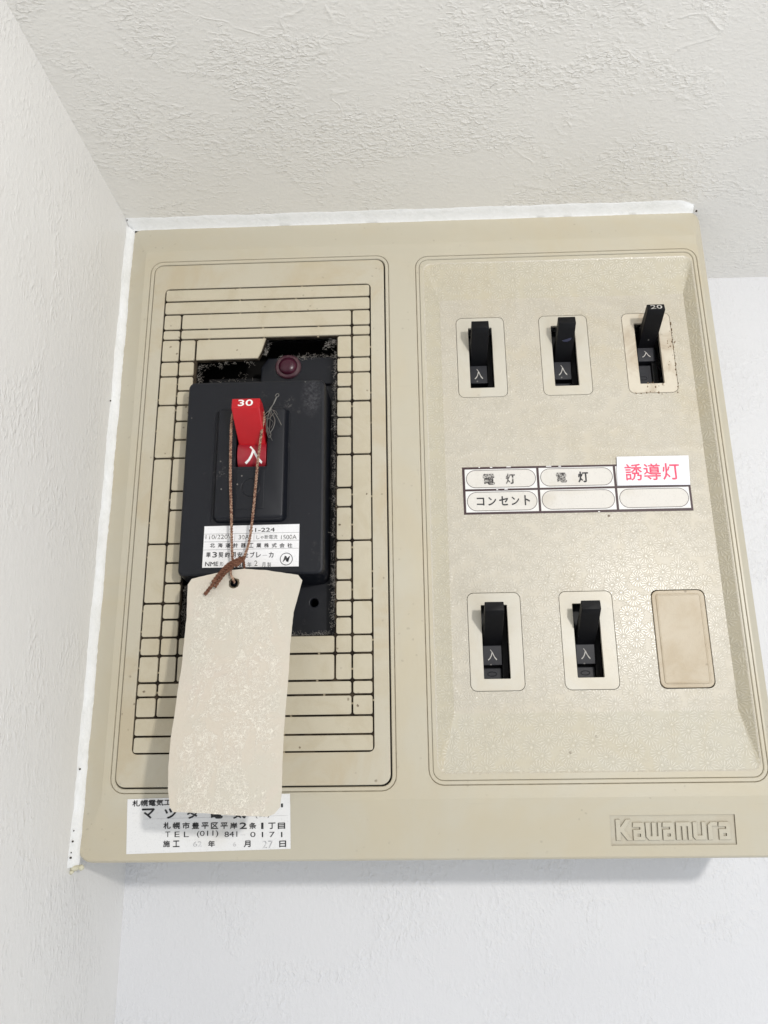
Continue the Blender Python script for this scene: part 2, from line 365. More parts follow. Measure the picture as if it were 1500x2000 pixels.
def bmap(X, Y, w=0): u = BADGE[0] + (X - bx0) / (bx1 - bx0) * (BADGE[2] - BADGE[0]); v = BADGE[1] + (Y - by0) / (by1 - by0) * (BADGE[3] - BADGE[1]); return (u, v)
def aa(x): return ([(x + 5, 218), (x + 92, 218), (x + 110, 236), (x + 110, 385), (x + 3, 385), (x + 3, 284), (x + 68, 284), (x + 68, 262), (x, 262)], [(x + 40, 322), (x + 72, 322), (x + 72, 350), (x + 40, 350)])
LET = [([(192, 188), (236, 188), (236, 258), (287, 188), (332, 188), (272, 284), (340, 385), (294, 385), (236, 305), (236, 385), (192, 385)], None), aa(346),
       ([(463, 218), (505, 218), (505, 345), (521, 345), (521, 218), (560, 218), (560, 345), (576, 345), (576, 218), (610, 218), (610, 368), (594, 385), (492, 385), (466, 355)], None), aa(617),
       ([(740, 218), (868, 218), (886, 236), (886, 385), (848, 385), (848, 258), (833, 258), (833, 385), (796, 385), (796, 258), (780, 258), (780, 385), (740, 385)], None),
       ([(894, 218), (934, 218), (934, 342), (975, 342), (975, 218), (1016, 218), (1016, 385), (916, 385), (894, 358)], None),
       ([(1058, 218), (1120, 218), (1120, 258), (1072, 258), (1072, 385), (1030, 385), (1030, 246)], None), aa(1126)]
for pts, hole in LET:
    m = MB(); L = [bmap(*p) for p in pts]; H = [bmap(*p) for p in hole] if hole else None
    t_ = lambda u, v: wslope(u, v) + .05; t2 = lambda u, v: wslope(u, v) - .7; t3 = lambda u, v: wslope(u, v) - .12
    m.cap([inset(L, .14)] + ([H] if H else []), t_)
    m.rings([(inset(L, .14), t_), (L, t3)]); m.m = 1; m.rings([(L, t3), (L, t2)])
    if H: m.rings([(H, t_), (H, t2)])
    m.obj('raised_letter', [M['badge'], M['crevice']], badge)

# ------------------------------------------------------------------ left cover with its lattice of tiles
CV = (RL[0] + 2.1, RL[1] + 2.5, RL[2] - 2.55, RL[3] - 2.15, 4.4)
U = [20.6, 30.1, 38.5, 112.3, 120.2, 129.9]
V = [281.6, 274.2, 266.5, 257.4, 251.6, 239.0, 230.6, 222.4, 214.5, 205.6, 195.5, 185.7, 168.4, 158.6, 141.6, 132.1, 122.2, 112.5, 104.8, 96.4, 87.9, 75.6, 69.2, 60.0, 51.8, 44.3]
LAT = (U[0], V[25], U[5], V[0], 2.2)
cvr = MB(); cvr.plate(rr(*CV), [off(LAT, .28)], -.3, -4, .35, .12); COVER = cvr.obj('lattice_cover', M['cover'], BOARD, BO)
OPEN = [(38.4, 96.4), (111.9, 96.4), (112.3, 251.6), (75.6, 251.6), (73.6, 244.), (71.6, 239.6), (39.4, 239.4)]
gf = MB(); gf.cap([off(LAT, .6), OPEN], -1.25); gf.rings([(OPEN, -1.25), (OPEN, -3.2)]); gf.obj('groove_floor', M['groove'], COVER)
GAP = .45
def tile(u0, v0, u1, v1, loop=None):
    m = MB(); e = GAP; j = lambda: random.uniform(-.05, .05)
    if loop is None: loop = rr(u0 + e + j(), v0 + e + j(), u1 - e + j(), v1 - e + j(), min(.95, (v1 - v0) * .25), 3)
    t = -.32 + random.uniform(-.05, .05)
    tops = inset(loop, .14)
    m.cap([tops], t); m.rings([(tops, t), (inset(loop, .06), t - .09), (loop, t - .2), (loop, -1.3)])
    return m.obj('lattice_tile', M['tile'], COVER)
for i in (0, 1): tile(U[0], V[i + 1], U[5], V[i])
for i in (23, 24): tile(U[0], V[i + 1], U[5], V[i])
oc = [2, 3, 4, 5, 6, 8, 11, 14, 17, 19, 20, 21, 22, 23]
for a, c in zip(oc, oc[1:]): tile(U[0], V[c], U[1], V[a]); tile(U[4], V[c], U[5], V[a])
for a, c in ((2, 3), (3, 4), (21, 22), (22, 23)): tile(U[1], V[c], U[4], V[a])
ic = list(range(4, 22))
for a, c in zip(ic, ic[1:]): tile(U[1], V[c], U[2], V[a]); tile(U[3], V[c], U[4], V[a])
tile(U[2], V[20], U[3], V[19]); tile(U[2], V[21], U[3], V[20])
tile(0, 0, 0, 0, [(39.1, 239.7), (71.2, 239.9), (73.0, 243.6), (75.2, 251.1), (40.0, 251.2), (39.1, 250.4)])
# little moulded bridges across the slots
br = MB()
def bridge(u0, v0, u1, v1, w=-.62):
    br.box(u0, v0, -1.3, u1, v1, w + random.uniform(-.1, .1))
for k in range(26):
    if k in (8, 11, 14, 17) or k in range(5, 20): continue
    for u in ([58, 91] if k < 3 or k > 22 else [46, 75, 104]):
        if 38 < u < 112 and 5 <= k < 20: continue
        uu = u + random.uniform(-3, 3); bridge(uu, V[k] - .4, uu + .9, V[k] + .4)
for ci in (0, 1, 4, 5):
    for k in range(4, 23):
        if random.random() < .42: vv = (V[k] + V[k + 1]) / 2 + random.uniform(-2, 2); bridge(U[ci] - .4, vv, U[ci] + .4, vv + .8)
tag(br.obj('slot_bridges', M['bridge'], COVER), kind='stuff')

# ------------------------------------------------------------------ right tray, switch plates, blank plate
TW = -5.
TO = (158.6, 34.8, 299.3, 292.2, 4.0); TF = (166.6, 60.2, 294.8, 273.0, .6)
PL = [(174.8, 216.8, 199.8, 262.1), (218.1, 216.8, 243.1, 262.1), (261.3, 216.8, 286.2, 262.1), (174.6, 70.0, 199.6, 115.6), (217.9, 70.0, 242.8, 115.6), (261.1, 70.0, 286.1, 115.5)]
tr = MB()
tr.rings([(off(RR_, -2.0), -4), (off(RR_, -2.0), -.5), (off(RR_, -2.2), -.3), (off(TO, .6), -.3)])
tr.m = 1
tr.rings([(off(TO, .6), -.3), (rr(*TO), -.55)])
ta, tb = tr.loop(rr(*TO), -.55), tr.loop(rr(*TF), TW)
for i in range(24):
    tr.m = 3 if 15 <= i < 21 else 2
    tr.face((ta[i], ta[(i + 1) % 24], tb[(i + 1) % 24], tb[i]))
tr.m = 1
tr.cap([rr(*TF)] + [off((*p, 3.0), .14) for p in PL], TW)
for p in PL: tr.rings([(off((*p, 3.0), .14), TW), (off((*p, 3.0), .12), TW - 2)])
TRAY = tr.obj('switch_tray', [M['housing'], M['daisy'], M['daisy_no_glare'], M['daisy_matt']], BOARD, BO, smooth=10)
bk = MB(); bk.cap([off(TF, -2), *[rr(p[0] + 1, p[1] + 1, p[2] - 1, p[3] - 1, 2) for p in PL]], TW - 1.6); bk.obj('tray_back', M['groove'], TRAY)
SLOT = (12.3, 34.3)
slots = []
for k, p in enumerate(PL[:5]):
    su = [181.0, 224.2, 267.4, 180.9, 223.9][k]; sv = 222.0 if k < 3 else 75.5
    slots.append((su, sv))
    m = MB(); m.plate(off((*p, 3.0), -.1), [rr(su, sv, su + SLOT[0], sv + SLOT[1], .35)], TW - .02 + (.12 if k == 2 else .05), TW - 1.6, .12, .15)
    o = m.obj('switch_plate', M['plate_dirty' if k == 2 else 'plate'], TRAY)
    if k == 2: o['label'] = 'grubby plate with brown dirt round its edge'
p = PL[5]; pr = (*p, 3.4); m = MB()
m.rings([(off(pr, -.3), TW - 1.6), (off(pr, -.3), TW + .05), (off(pr, -.5), TW + .25), (off(pr, -1.9), TW + .3), (off(pr, -2.2), TW + .75), (off(pr, -2.55), TW + .8), (off(pr, -2.8), TW + .6)])
m.cap([off(pr, -2.8)], TW + .6); m.obj('blank_plate', M['blank'], TRAY)

# ------------------------------------------------------------------ small circuit breakers (local frame: slot's lower left corner, w = 0 on the tray floor)
def breaker(name_state, long_lever):
    root = empty('circuit_breaker')
    m = MB(); m.box(-2, -3, -40, 14.3, 37, -13.5, .3); m.obj('body', M['black_dusty'], root)
    m = MB(); m.box(9.6, .3, -14, 12.9, 33.8, -8.5, .5); m.obj('side_rib', M['black_dusty'], root)
    return root
def lever_set(root, du, v0, v1, tv0, tv1, tw, num=False):
    # block with the mark, ledge below it, and the lever rising out of it
    m = MB(); m.box(.3, .2, -14, 9.4, v0 - 1.1, -9.6, .35); m.obj('ledge', M['block'], root)
    m = MB(); m.tube([(2.2 + 2.6 + 2.1 * math.cos(a * math.pi / 8), (v0 - 1) * .5 + 1.0 * math.sin(a * math.pi / 8), -9.55) for a in range(16)], .16, 4, True); m.obj('moulded_oval', M['block'], root)
    x0 = .6 + du; x1 = 9.5 + du
    m = MB(); m.prism_u([(v0, -14), (v0, -7.2), (v1, -6.6), (v1 + 1.5, -8), (v1 + 3, -14)], x0, x1); BL = m.obj('marked_block', M['block'], root, bevel=.25)
    m = MB()
    n = 7; low = []; up = []
    for i in range(n + 1):
        s = i / n; w = -7.4 + (tw + 7.4) * s; v = v1 + (tv0 - v1) * (s ** 1.25)
        low.append((v, w)); th = 6.5 + (tv1 - tv0 - 6.5) * s; up.append((v + th, w - .8 * s))
    m.prism_u(low + up[::-1], x0 + .05, x1 - .05); m.obj('toggle', M['toggle'], root, bevel=.3)
    m = MB(); text(m, '入', x0 + 2.2, v0 + 2.2, x0 + 6.6, v1 - 1.6, lambda u, v: (u, v, -7.05 + (v - v0) / (v1 - v0) * .55)); m.obj('on_mark', M['grey_ink'], BL)
    if num:
        m = MB(); text(m, '20', x0 + 1.7, tv0 + .6, x1 - 1.5, tv1 - .7, lambda u, v: (u, v, tw + .12 - .8 * (v - tv0) / (tv1 - tv0) * 1.0), .01); m.obj('rating_mark', M['grey_ink'], root)
def place(o, k, label):
    su, sv = slots[k]; o.location = P(su, sv, TW); tag(o, label, 'circuit breaker', 'circuit breakers in the floral tray'); return o
def copy_tree(o):
    c = o.copy(); COL.objects.link(c)
    for ch in o.children:
        d = ch.copy(); COL.objects.link(d); d.parent = c
        for g_ in ch.children: e = g_.copy(); COL.objects.link(e); e.parent = d
    return c
b4 = breaker('up', 0); lever_set(b4, 0, 6.8, 15.8, 29.7, 33.9, 13.); place(b4, 3, 'black switch in the lower row directly below the printed six-cell label, leftmost of its row')
b5 = copy_tree(b4); place(b5, 4, 'black switch in the lower row between another switch and the blank tan plate')
b5.location = P(slots[4][0] + .9, slots[4][1] - .1, TW)
b1 = breaker('up', 0); lever_set(b1, 0, 5.9, 15.5, 27.6, 31.7, 12.6); place(b1, 0, 'black switch in the upper row directly above a faded label cell, nearest the latticed cover')
b1.location = P(slots[0][0] + .1, slots[0][1], TW)
b2 = copy_tree(b1); place(b2, 1, 'middle black switch of the upper row with a dark blue smear on its lever')
b2.location = P(slots[1][0] + .9, slots[1][1] + 1., TW)
m = MB(); m.tube([(5.5, 24.3 - .25, 5.2), (5.4, 24.0, 5.6 + .0)], lambda s: 3.0, 14); o = m.obj('blue_smear', M['tape'], b2, (0, 0, 0))
b3 = breaker('far', 0); lever_set(b3, 1.9, 16.0, 23.4, 32.8, 36.4, 16.0, True); place(b3, 2, 'black switch numbered 20 in a grubby plate, above the red lettered sticker')

# ------------------------------------------------------------------ six-cell label strip
LS = empty('label_strip', (174.8, 154.5, TW), label='printed white six-cell circuit label with dark maroon frame', cat='label'); LO = (174.8, 154.5, TW)
m = MB(); m.plate([(286., 178.6), (174.8, 178.9), (174.9, 154.5), (286., 154.2)], [], TW + .25, TW + .02, .05); m.obj('frame_print', M['maroon'], LS, LO)
CU = [(176.0, 211.4), (212.6, 249.1), (250.3, 284.9)]; CR = [(167.4, 177.7), (155.5, 166.3)]
for r, (v0, v1) in enumerate(CR):
    for c, (u0, u1) in enumerate(CU):
        m = MB(); m.box(u0, v0, TW + .1, u1, v1, TW + .33); cell = m.obj('label_cell', M['cell'], LS, LO)
        q = (u0 + .7, v0 + .7, u1 - .6, v1 - .6, (v1 - v0) / 2 - .7)
        m = MB(); m.cap([off(q, 0, 8)], TW + .37); m.obj('oval_field', M['cell_oval'], cell)
        m = MB(); m.rings([(off(q, .13, 8), TW + .40), (off(q, -.13, 8), TW + .40)]); m.obj('oval_outline', M['maroon'], cell)
m = MB()                                      # nicks in the printed frame
for u, v, l in ((188.6, 178.6, 1.2), (196.8, 178.7, 2.2), (216.4, 178.5, 2.6), (222.5, 178.4, 1.3), (191.2, 166.9, .9), (195.2, 167.1, 1.6), (183, 178.7, .7), (240, 154.6, .9)): m.box(u, v - .25, TW + .2, u + l, v + .22, TW + .32)
tag(m.obj('frame_nicks', M['cell'], LS, LO), kind='stuff')
def flat(w): return lambda u, v: (u, v, w)
for s, u0, u1, v0, v1, mt in (('電', 185.0, 190.6, 169.6, 175.0, 'faded_ink'), ('灯', 196.2, 200.6, 169.8, 175.0, 'faded_ink'), ('電', 221.0, 226.0, 170.0, 174.8, 'faded_ink'), ('灯', 231.8, 236.6, 169.8, 175.2, 'black_ink'),
                           ('コ', 181.4, 184.9, 159.0, 162.8, 'black_ink'), ('ン', 187.0, 190.7, 158.9, 163.0, 'black_ink'), ('セ', 192.4, 196.6, 158.8, 163.3, 'black_ink'), ('ン', 198.4, 202.0, 158.9, 163.0, 'black_ink'), ('ト', 204.8, 207.2, 158.7, 163.6, 'black_ink')):
    m = MB(); text(m, s, u0, v0, u1, v1, flat(TW + .44), .02); m.obj('printed_character', M[mt], LS, LO)

# red lettered sticker over the top right cell
RS = empty('exit_light_sticker', (250.6, 167.2, TW), label='small glossy white sticker with pinkish red Japanese lettering over the label corner', cat='sticker'); RO = (250.6, 167.2, TW)
m = MB(); m.plate([(286.6, 182.3), (251.4, 182.5), (250.4, 167.5), (285.7, 167.1)], [], TW + 1.0, TW + .45, .12, bottom=True); m.obj('backing', M['tape_white'], RS, RO)
m = MB(); m.tube([(251.8, 181.0, TW + .97), (268, 180.9, TW + 1.03), (286.3, 180.7, TW + .97)], .16, 6); m.obj('raised_edge', M['tape_white'], RS, RO)
for s, u0 in (('誘', 254.7), ('導', 263.9), ('灯', 273.0)):
    m = MB(); text(m, s, u0, 169.9, u0 + 8.2, 178.4, flat(TW + 1.08), .008); m.obj('printed_character', M['pink_ink'], RS, RO)

# ------------------------------------------------------------------ contractor sticker, following the sloped lower band
CS = empty('contractor_sticker', (20, 2.3, 0), label='white printed contractor sticker with dates at the lower left of the box', cat='sticker'); CO = (20, 2.3, 0)
def cs(x, y):                                 # x 0..72.5, y 0..22.8 on the sticker
    a = math.radians(1.3); u = 20.6 + x * math.cos(a) - y * math.sin(a) * .55; v = 2.3 + x * math.sin(a) + y
    return u, v
def csm(lift): return lambda x, y: (*cs(x, y), wslope(*cs(x, y)) + lift)
m = MB(); nx, ny = 12, 10
ids = [[m.add([csm(.16 + (.5 * ((i / nx - .9) / .1) ** 2 * (j / ny > .8) if i / nx > .9 else 0))(72.5 * i / nx, 22.9 * j / ny)])[0] for i in range(nx + 1)] for j in range(ny + 1)]
for j in range(ny):
    for i in range(nx): m.face((ids[j][i], ids[j][i + 1], ids[j + 1][i + 1], ids[j + 1][i]))
m.obj('paper', M['paper'], CS, CO)
def cst(s, X0, X1, Y0, Y1, mt='black_ink', bold=.02):
    fx = lambda X: (X - 82) / 18.2; fy = lambda Y: 22.9 - (Y - 92 + (X0 - 80) * .034) / 19.6
    m = MB(); text(m, s, fx(X0), fy(Y1), fx(X1), fy(Y0), csm(.24), bold); m.obj('printed_text', M[mt], CS, CO)
cst('札幌電気工', 125, 440, 102, 152)
cst('1', 1328, 1342, 116, 158)
for s, x in (('マ', 205), ('ツ', 388), ('ダ', 570), ('電', 755), ('気', 940)): cst(s, x, x + 100, 172, 250, 'black_ink', .03)
cst('(株)', 1120, 1235, 190, 250, 'black_ink', .0)
for i, s in enumerate('札幌市豊平区平岸2条1丁目'):
    x = 380 + i * 76.8; w_ = 16 if s in '1' else 56; cst(s, x + (28 - w_ / 2), x + 28 + w_ / 2, 283 + (x - 380) * .004, 335, 'black_ink')
for i, s in enumerate('TEL'): cst(s, 395 + i * 75, 435 + i * 75, 358, 402, 'black_ink', .0)
cst('(011)', 650, 822, 352, 408, 'black_ink', 0.); cst('841', 872, 975, 358, 402, 'black_ink', 0.); cst('ー', 1000, 1040, 376, 392, 'pencil', 0.)
for i, s in enumerate('0171'):
    w_ = 11 if s == '1' else 42; cst(s, 1100 + i * 77 - w_ / 2, 1100 + i * 77 + w_ / 2, 360, 402, 'black_ink', 0.)
for s, x in (('施', 380), ('工', 458), ('年', 742), ('月', 1028), ('日', 1312)): cst(s, x, x + 52, 432, 482)
cst('62', 620, 690, 438, 480, 'pencil', -.01); cst('6', 940, 966, 440, 478, 'pencil', -.01); cst('27', 1175, 1260, 432, 492, 'pencil', -.01)
m = MB(); q = [csm(.22)((220 - 82) / 18.2, 14.4), csm(.22)((1385 - 82) / 18.2, 13.9), csm(.22)((1385 - 82) / 18.2, 13.8), csm(.22)((220 - 82) / 18.2, 14.3)]; m.face(m.add(q)); m.obj('printed_rule', M['pencil'], CS, CO)

# ------------------------------------------------------------------ main breaker
MBK = empty('main_breaker', (73, 123, -12), label='large black main breaker with red 30 switch set in the latticed cover', cat='main breaker'); MO = (73, 123, -12)
m = MB(); m.box(20, 80, -45, 135, 265, -30); m.obj('cavity_back', M['void'], BOARD, BO)
m = MB()
for k in range(70):
    z = random.random()
    if z < .45: c = (286.3 + random.gauss(0, .25), random.uniform(219, 259))
    elif z < .7: c = (random.uniform(262, 286), 216.7 + random.gauss(0, .3))
    elif z < .88: c = (random.uniform(269, 281), 221.3 + random.gauss(0, .8))
    else: c = (284.5 + random.gauss(0, 1.5), 240 + random.gauss(0, 7))
    lump(m, (c[0], c[1], TW + .1), random.uniform(.12, .42), 4, (1, random.uniform(.7, 1.8), .35))
o = m.obj('dirt_specks', M['dirt'], TRAY); o['kind'] = 'stuff'
m = MB(); m.plate([(113.5, 228.5), (37.5, 228.5), (37.5, 88), (113.5, 88)], [circ(100.9, 113.4, 2.0, 16)], -11, -28, .5); m.obj('base', M['black'], MBK, MO)
m = MB(); m.plate([(113.0, 244.2), (75.0, 244.2), (71.5, 239), (71.5, 228.6), (113.0, 228.6)], [], -9.2, -26, .6); m.obj('lamp_block', M['black'], MBK, MO)
m = MB(); m.plate([(71.4, 236.2), (42, 236.2), (42, 228.6), (71.4, 228.6)], [], -16, -28, .5); m.obj('upper_ledge', M['black_dusty'], MBK, MO)
LC = (85.9, 238.6)
m = MB(); m.rings([(circ(*LC, 6.9), -9.2), (circ(*LC, 6.7), -8.3), (circ(*LC, 6.2), -7.9), (circ(*LC, 5.0), -7.7), (circ(*LC, 4.8), -8.2)]); PLT = m.obj('pilot_lamp', M['lamp_ring'], MBK, MO)
m = MB(); seq = [(circ(*LC, 4.8 * math.cos(a)), -8 + 2.4 * math.sin(a)) for a in [i * math.pi / 2 / 7 for i in range(7)]]; m.rings(seq); m.cap([seq[-1][0]], seq[-1][1]); m.obj('lens', M['lamp_dome'], PLT)
BD = (39.2, 123.2, 107.6, 222.1, 3.2)
m = MB(); m.rings([(off(BD, .9), -11), (off(BD, .2), 6.8), (off(BD, 0), 8.6), (off(BD, -.45), 9.6), (off(BD, -1.3), 10.0)])
PANEL_B = (53.6, 147.6, 90.8, 206.0, 2.6)
m.cap([off(BD, -1.3), rr(*PANEL_B)], 10.0); BODY = m.obj('body', M['black_body'], MBK, MO, smooth=21)
PA = (56.6, 150.6, 88.0, 205.2, 1.2); SL = (65.2, 175.4, 80.4, 203.6, .4)
m = MB(); m.rings([(rr(*PANEL_B), 10.0), (rr(*PANEL_B), 9.6), (off(PA, 1.9), 9.6), (off(PA, .7), 12.9), (off(PA, .25), 13.4), (off(PA, -.3), 13.6)])
m.cap([off(PA, -.3), rr(*SL)], 13.6); m.rings([(rr(*SL), 13.6), (rr(*SL), -4)]); m.obj('switch_panel', M['black'], MBK, MO, smooth=21)
m = MB(); m.box(60, 170, -6, 86, 208, 1.5); m.obj('slot_floor', M['void'], MBK, MO)
m = MB(); m.plate(rr(66.2, 154.2, 79.4, 173.6, .5), [circ(73.2, 164.6, 4.7, 28), ], 13.85, 13.5, .2); m.obj('moulded_pad', M['black'], MBK, MO)
m = MB(); m.plate(circ(73.2, 164.6, 4.2, 28), [], 13.9, 13.4, .25); m.obj('moulded_disc', M['black'], MBK, MO)
# red drum and lever
DV, DW, DR = 182.6, 5.2, 8.4
m = MB(); prof = [(DV + DR * math.cos(math.radians(a)), DW + DR * math.sin(math.radians(a))) for a in range(-30, 220, 10)]; m.prism_u(prof, 65.9, 79.8); HANDLE = m.obj('handle_drum', M['red_drum'], MBK, MO, bevel=.15)
def drum(u, v): return (u, v, DW + math.sqrt(max(0, DR * DR - (v - DV) ** 2)) + .08)
m = MB()
text(m, '入', 69.6, 177.4, 77.8, 186.0, drum, .012); m.obj('on_mark', M['white_ink'], HANDLE)
m = MB()
low = [(186.2, 11.5), (190.2, 16.2), (195.0, 21.3), (200.4, 26.0)]; up = [(205.7, 25.2), (205.2, 20.5), (200.5, 13.0), (194.5, 4.0)]
prof = low + up
n_ = len(prof); lft = [66.3, 66.0, 65.5, 64.9, 64.9, 65.2, 66, 66.3]; rgt = [79.4, 79.1, 78.8, 78.5, 78.5, 78.8, 79.2, 79.4]
a_ = m.add([(lft[i], *prof[i]) for i in range(n_)]); b_ = m.add([(rgt[i], *prof[i]) for i in range(n_)]); m.bridge(a_, b_); m.face(a_); m.face(b_)
m.obj('lever', M['red'], HANDLE, bevel=.55)
m = MB(); text(m, '30', 68.2, 201.5, 75.1, 204.8, lambda u, v: (u, v, 26.1 - (v - 200.4) * .151), .02); m.obj('rating_mark', M['white_ink'], HANDLE)
# rating label
m = MB(); m.plate([(96.1, 147.4), (51.0, 147.2), (50.9, 127.2), (96.1, 127.0)], [], 10.22, 10.02, .04); RLb = m.obj('rating_label', M['foil'], MBK, MO)
fu = lambda X: 51 + (X - 108) / 25.9; fv = lambda Y, X=600: 147.3 - (Y - 298 + (X - 122) * .021) / 25.3
def rl(s, X0, X1, Y0, Y1, mt='black_ink', bold=0.): 
    m = MB(); text(m, s, fu(X0), fv(Y1, X0) , fu(X1), fv(Y0, X0), flat(10.28), bold); m.obj('printed_text', M[mt], RLb)
rl('61-224', 660, 975, 324, 372, bold=.01)
for s, a, c in (('110/220V', 130, 455), ('30A', 535, 665), ('しゃ断電流', 755, 1010), ('1500A', 1055, 1245)): rl(s, a, c, 408 + (a - 122) * .0, 462, 'faded_ink' if s[0] != 'し' else 'black_ink')
for i, s in enumerate('北海道計器工業株式会社'): rl(s, 190 + i * 94.5, 248 + i * 94.5, 508, 562, bold=.015)
for i, s in enumerate('単3契約用安全ブレーカ'): rl(s, 148 + i * 76.5, 202 + i * 76.5, 618 if s != 'ー' else 648, 682 if s != 'ー' else 664, bold=.015)
rl('NME', 142, 300, 738, 788, bold=.015); rl('形', 318, 365, 736, 790)
for i, s in enumerate('昭和61年2月製'): rl(s, (425, 480, 545, 590, 655, 738, 832, 897)[i], (470, 530, 575, 615, 705, 778, 872, 942)[i], 740 - (20 if s == '2' else 0), 795 - (10 if s == '2' else 0), 'faded_ink' if s == '2' else 'black_ink')
m = MB()
for Y in (388, 484, 582): v = fv(Y); m.box(51.1, v - .05, 10.2, 96, v + .05, 10.27)
for X in (487, 722): m.box(fu(X), fv(478), 10.2, fu(X) + .08, fv(394), 10.27)
m.obj('printed_rules', M['black_ink'], RLb)
cu, cv = fu(1125), fv(700, 1125)
m = MB(); m.rings([(circ(cu, cv, 3.0), 10.29), (circ(cu, cv, 2.7), 10.29)])
k = m.add([(cu + x, cv + y, 10.29) for x, y in ((-1.7, -1.5), (-.7, 1.6), (.3, 1.1), (.2, .3), (1.8, 1.6), (.9, -1.5), (-.1, -1.1), (-.2, -.2))]); m.face(k); m.obj('maker_emblem', M['black_ink'], RLb)

# ------------------------------------------------------------------ twine
TWN = empty('twine', (70, 132, 16), label='thin twisted brown cord looped over the red lever and tied to the paper tag', cat='string'); WO = (70, 132, 16)
def smooth_path(pts, step=.22):
    pts = [Vector(p) for p in pts]; out = []
    for i in range(len(pts) - 1):
        p0 = pts[max(i - 1, 0)]; p1 = pts[i]; p2 = pts[i + 1]; p3 = pts[min(i + 2, len(pts) - 1)]
        n = max(2, int((p2 - p1).length / step))
        for k in range(n):
            t = k / n; out.append(.5 * ((2 * p1) + (p2 - p0) * t + (2 * p0 - 5 * p1 + 4 * p2 - p3) * t * t + (3 * p1 - p0 - 3 * p2 + p3) * t ** 3))
    out.append(pts[-1]); return out
def rope(mb, pts, r=.44, lay=2.5, d=.38, n=5):
    c = smooth_path(pts); L = 0.; st = [[], []]; up = Vector((.2, .1, 1))
    for i, p in enumerate(c):
        if i: L += (p - c[i - 1]).length
        t = (c[min(i + 1, len(c) - 1)] - c[max(i - 1, 0)]).normalized(); a = up - t * up.dot(t)
        if a.length < .1: a = Vector((1, 0, 0)) - t * t.x
        a.normalize(); up = a; b_ = t.cross(a); ph = 2 * math.pi * L / lay
        for s in (0, 1): st[s].append(p + (a * math.cos(ph + s * math.pi) + b_ * math.sin(ph + s * math.pi)) * d)
    for s in (0, 1): mb.tube(st[s], r, n)
LOOP = [(66.0, 129.5, 14.2), (65.3, 138, 14.4), (64.7, 152.0, 15.2), (64.0, 165.0, 16.2), (63.6, 178.0, 17.0), (63.5, 190.0, 17.8), (63.7, 197.0, 18.4), (64.6, 202.0, 18.4), (67.5, 205.0, 17.0), (72.5, 205.5, 16.6), (77.5, 203.4, 17.2), (79.3, 198.5, 18.2), (78.4, 192.5, 18.0), (76.9, 178.0, 17.4), (75.9, 165.0, 16.2), (75.0, 151.8, 15.4), (73.5, 138.0, 14.8), (71.2, 130.0, 15.0)]
m = MB(); rope(m, LOOP, .38, 2.6, .34); m.obj('cord_loop', M['twine'], TWN, WO)
m = MB(); rope(m, [(66.0, 129.5, 14.2), (65.9, 126, 15.6), (66.4, 122.5, 18.2), (67.4, 120.2, 18.6), (67.8, 118.6, 16.2)], .33, 2.2, .27); m.obj('cord_end_to_hole', M['twine'], TWN, WO)
m = MB(); rope(m, [(71.2, 130.0, 15.0), (71.6, 126, 14.2), (71.4, 120, 13.0)], .33, 2.2, .27); m.obj('cord_behind_tag', M['twine_dark'], TWN, WO)
m = MB()                                       # the knot: a few tight turns
for k in range(5):
    cx = 70.9 - k * .6; cy = 130.0 - k * .6
    m.tube([(cx + (1.25 - .06 * k) * math.cos(a) * .75 + .3 * math.sin(a), cy + 1.5 * math.sin(a) * .8, 15.0 + .95 * math.cos(a + .7)) for a in [i * math.pi / 7 for i in range(14)]], .5, 6, True)
m.obj('knot', M['twine_dark'], TWN, WO)
m = MB()
rope(m, [(70.6, 129.8, 15.0), (66.2, 127.0, 16.8), (62.4, 123.0, 18.8), (58.8, 117.6, 19.4), (55.4, 112.8, 19.8)], .5, 3.0, .42)
rope(m, [(71.0, 130.2, 15.0), (66.8, 126.0, 16.8), (63.2, 121.4, 19.4), (59.8, 116.2, 19.6)], .42, 3.0, .36)
rope(m, [(70.2, 130.4, 15.6), (65.0, 127.4, 17.0), (61.6, 122.8, 19.2), (58.6, 118.4, 19.8)], .4, 3.0, .34)
m.obj('frayed_tails', M['twine_dark'], TWN, WO)

# grey wire tangle
WT = MB()
def wire(pts, r=.16): WT.tube(smooth_path(pts, .6), r, 5)
zz = 17.5
wire([(84.4, 209.4, zz + 1), (85.0, 210.6, zz + 1), (86.0, 210.6, zz + 1), (86.1, 209.5, zz + 1), (85.2, 209.0, zz + .8), (83.6, 206.0, zz), (81.7, 203.0, zz), (81.0, 199.5, zz)], .2)
wire([(85.0, 209.2, zz + 1), (83.3, 205.4, zz + .3), (82.3, 203.2, zz), (82.8, 201.0, zz), (84.4, 197.5, zz + .3), (83.7, 193.5, zz), (81.6, 190.9, zz - .5), (80.7, 194.0, zz), (80.9, 198.5, zz + .4), (82.0, 202.5, zz + .2)], .2)
wire([(83.3, 202.6, zz), (85.3, 199.4, zz - .4), (87.4, 195.4, zz - 1.5)], .2)
wire([(82.6, 203.3, zz), (80.6, 201.3, zz + .6), (79.4, 199.5, zz + 1), (80.8, 197.6, zz + 1), (82.6, 199.0, zz + .6), (81.8, 201.2, zz), (80.3, 199.6, zz)], .17)
wire([(81.9, 202.0, zz), (82.1, 196.2, zz + .4), (81.7, 191.2, zz + .1)], .13)
wire([(80.2, 199.8, zz + .8), (80.3, 193.5, zz + .2), (81.5, 188.8, zz - .6), (82.6, 190.3, zz - .3), (80.6, 194.6, zz)], .15)
wire([(82.5, 203.0, zz), (84.9, 201.8, zz), (85.4, 200.5, zz - .8)], .11)
wire([(83.9, 201.0, zz), (82.2, 198.2, zz + .7), (83.6, 196.2, zz), (82.4, 193.2, zz)], .11)
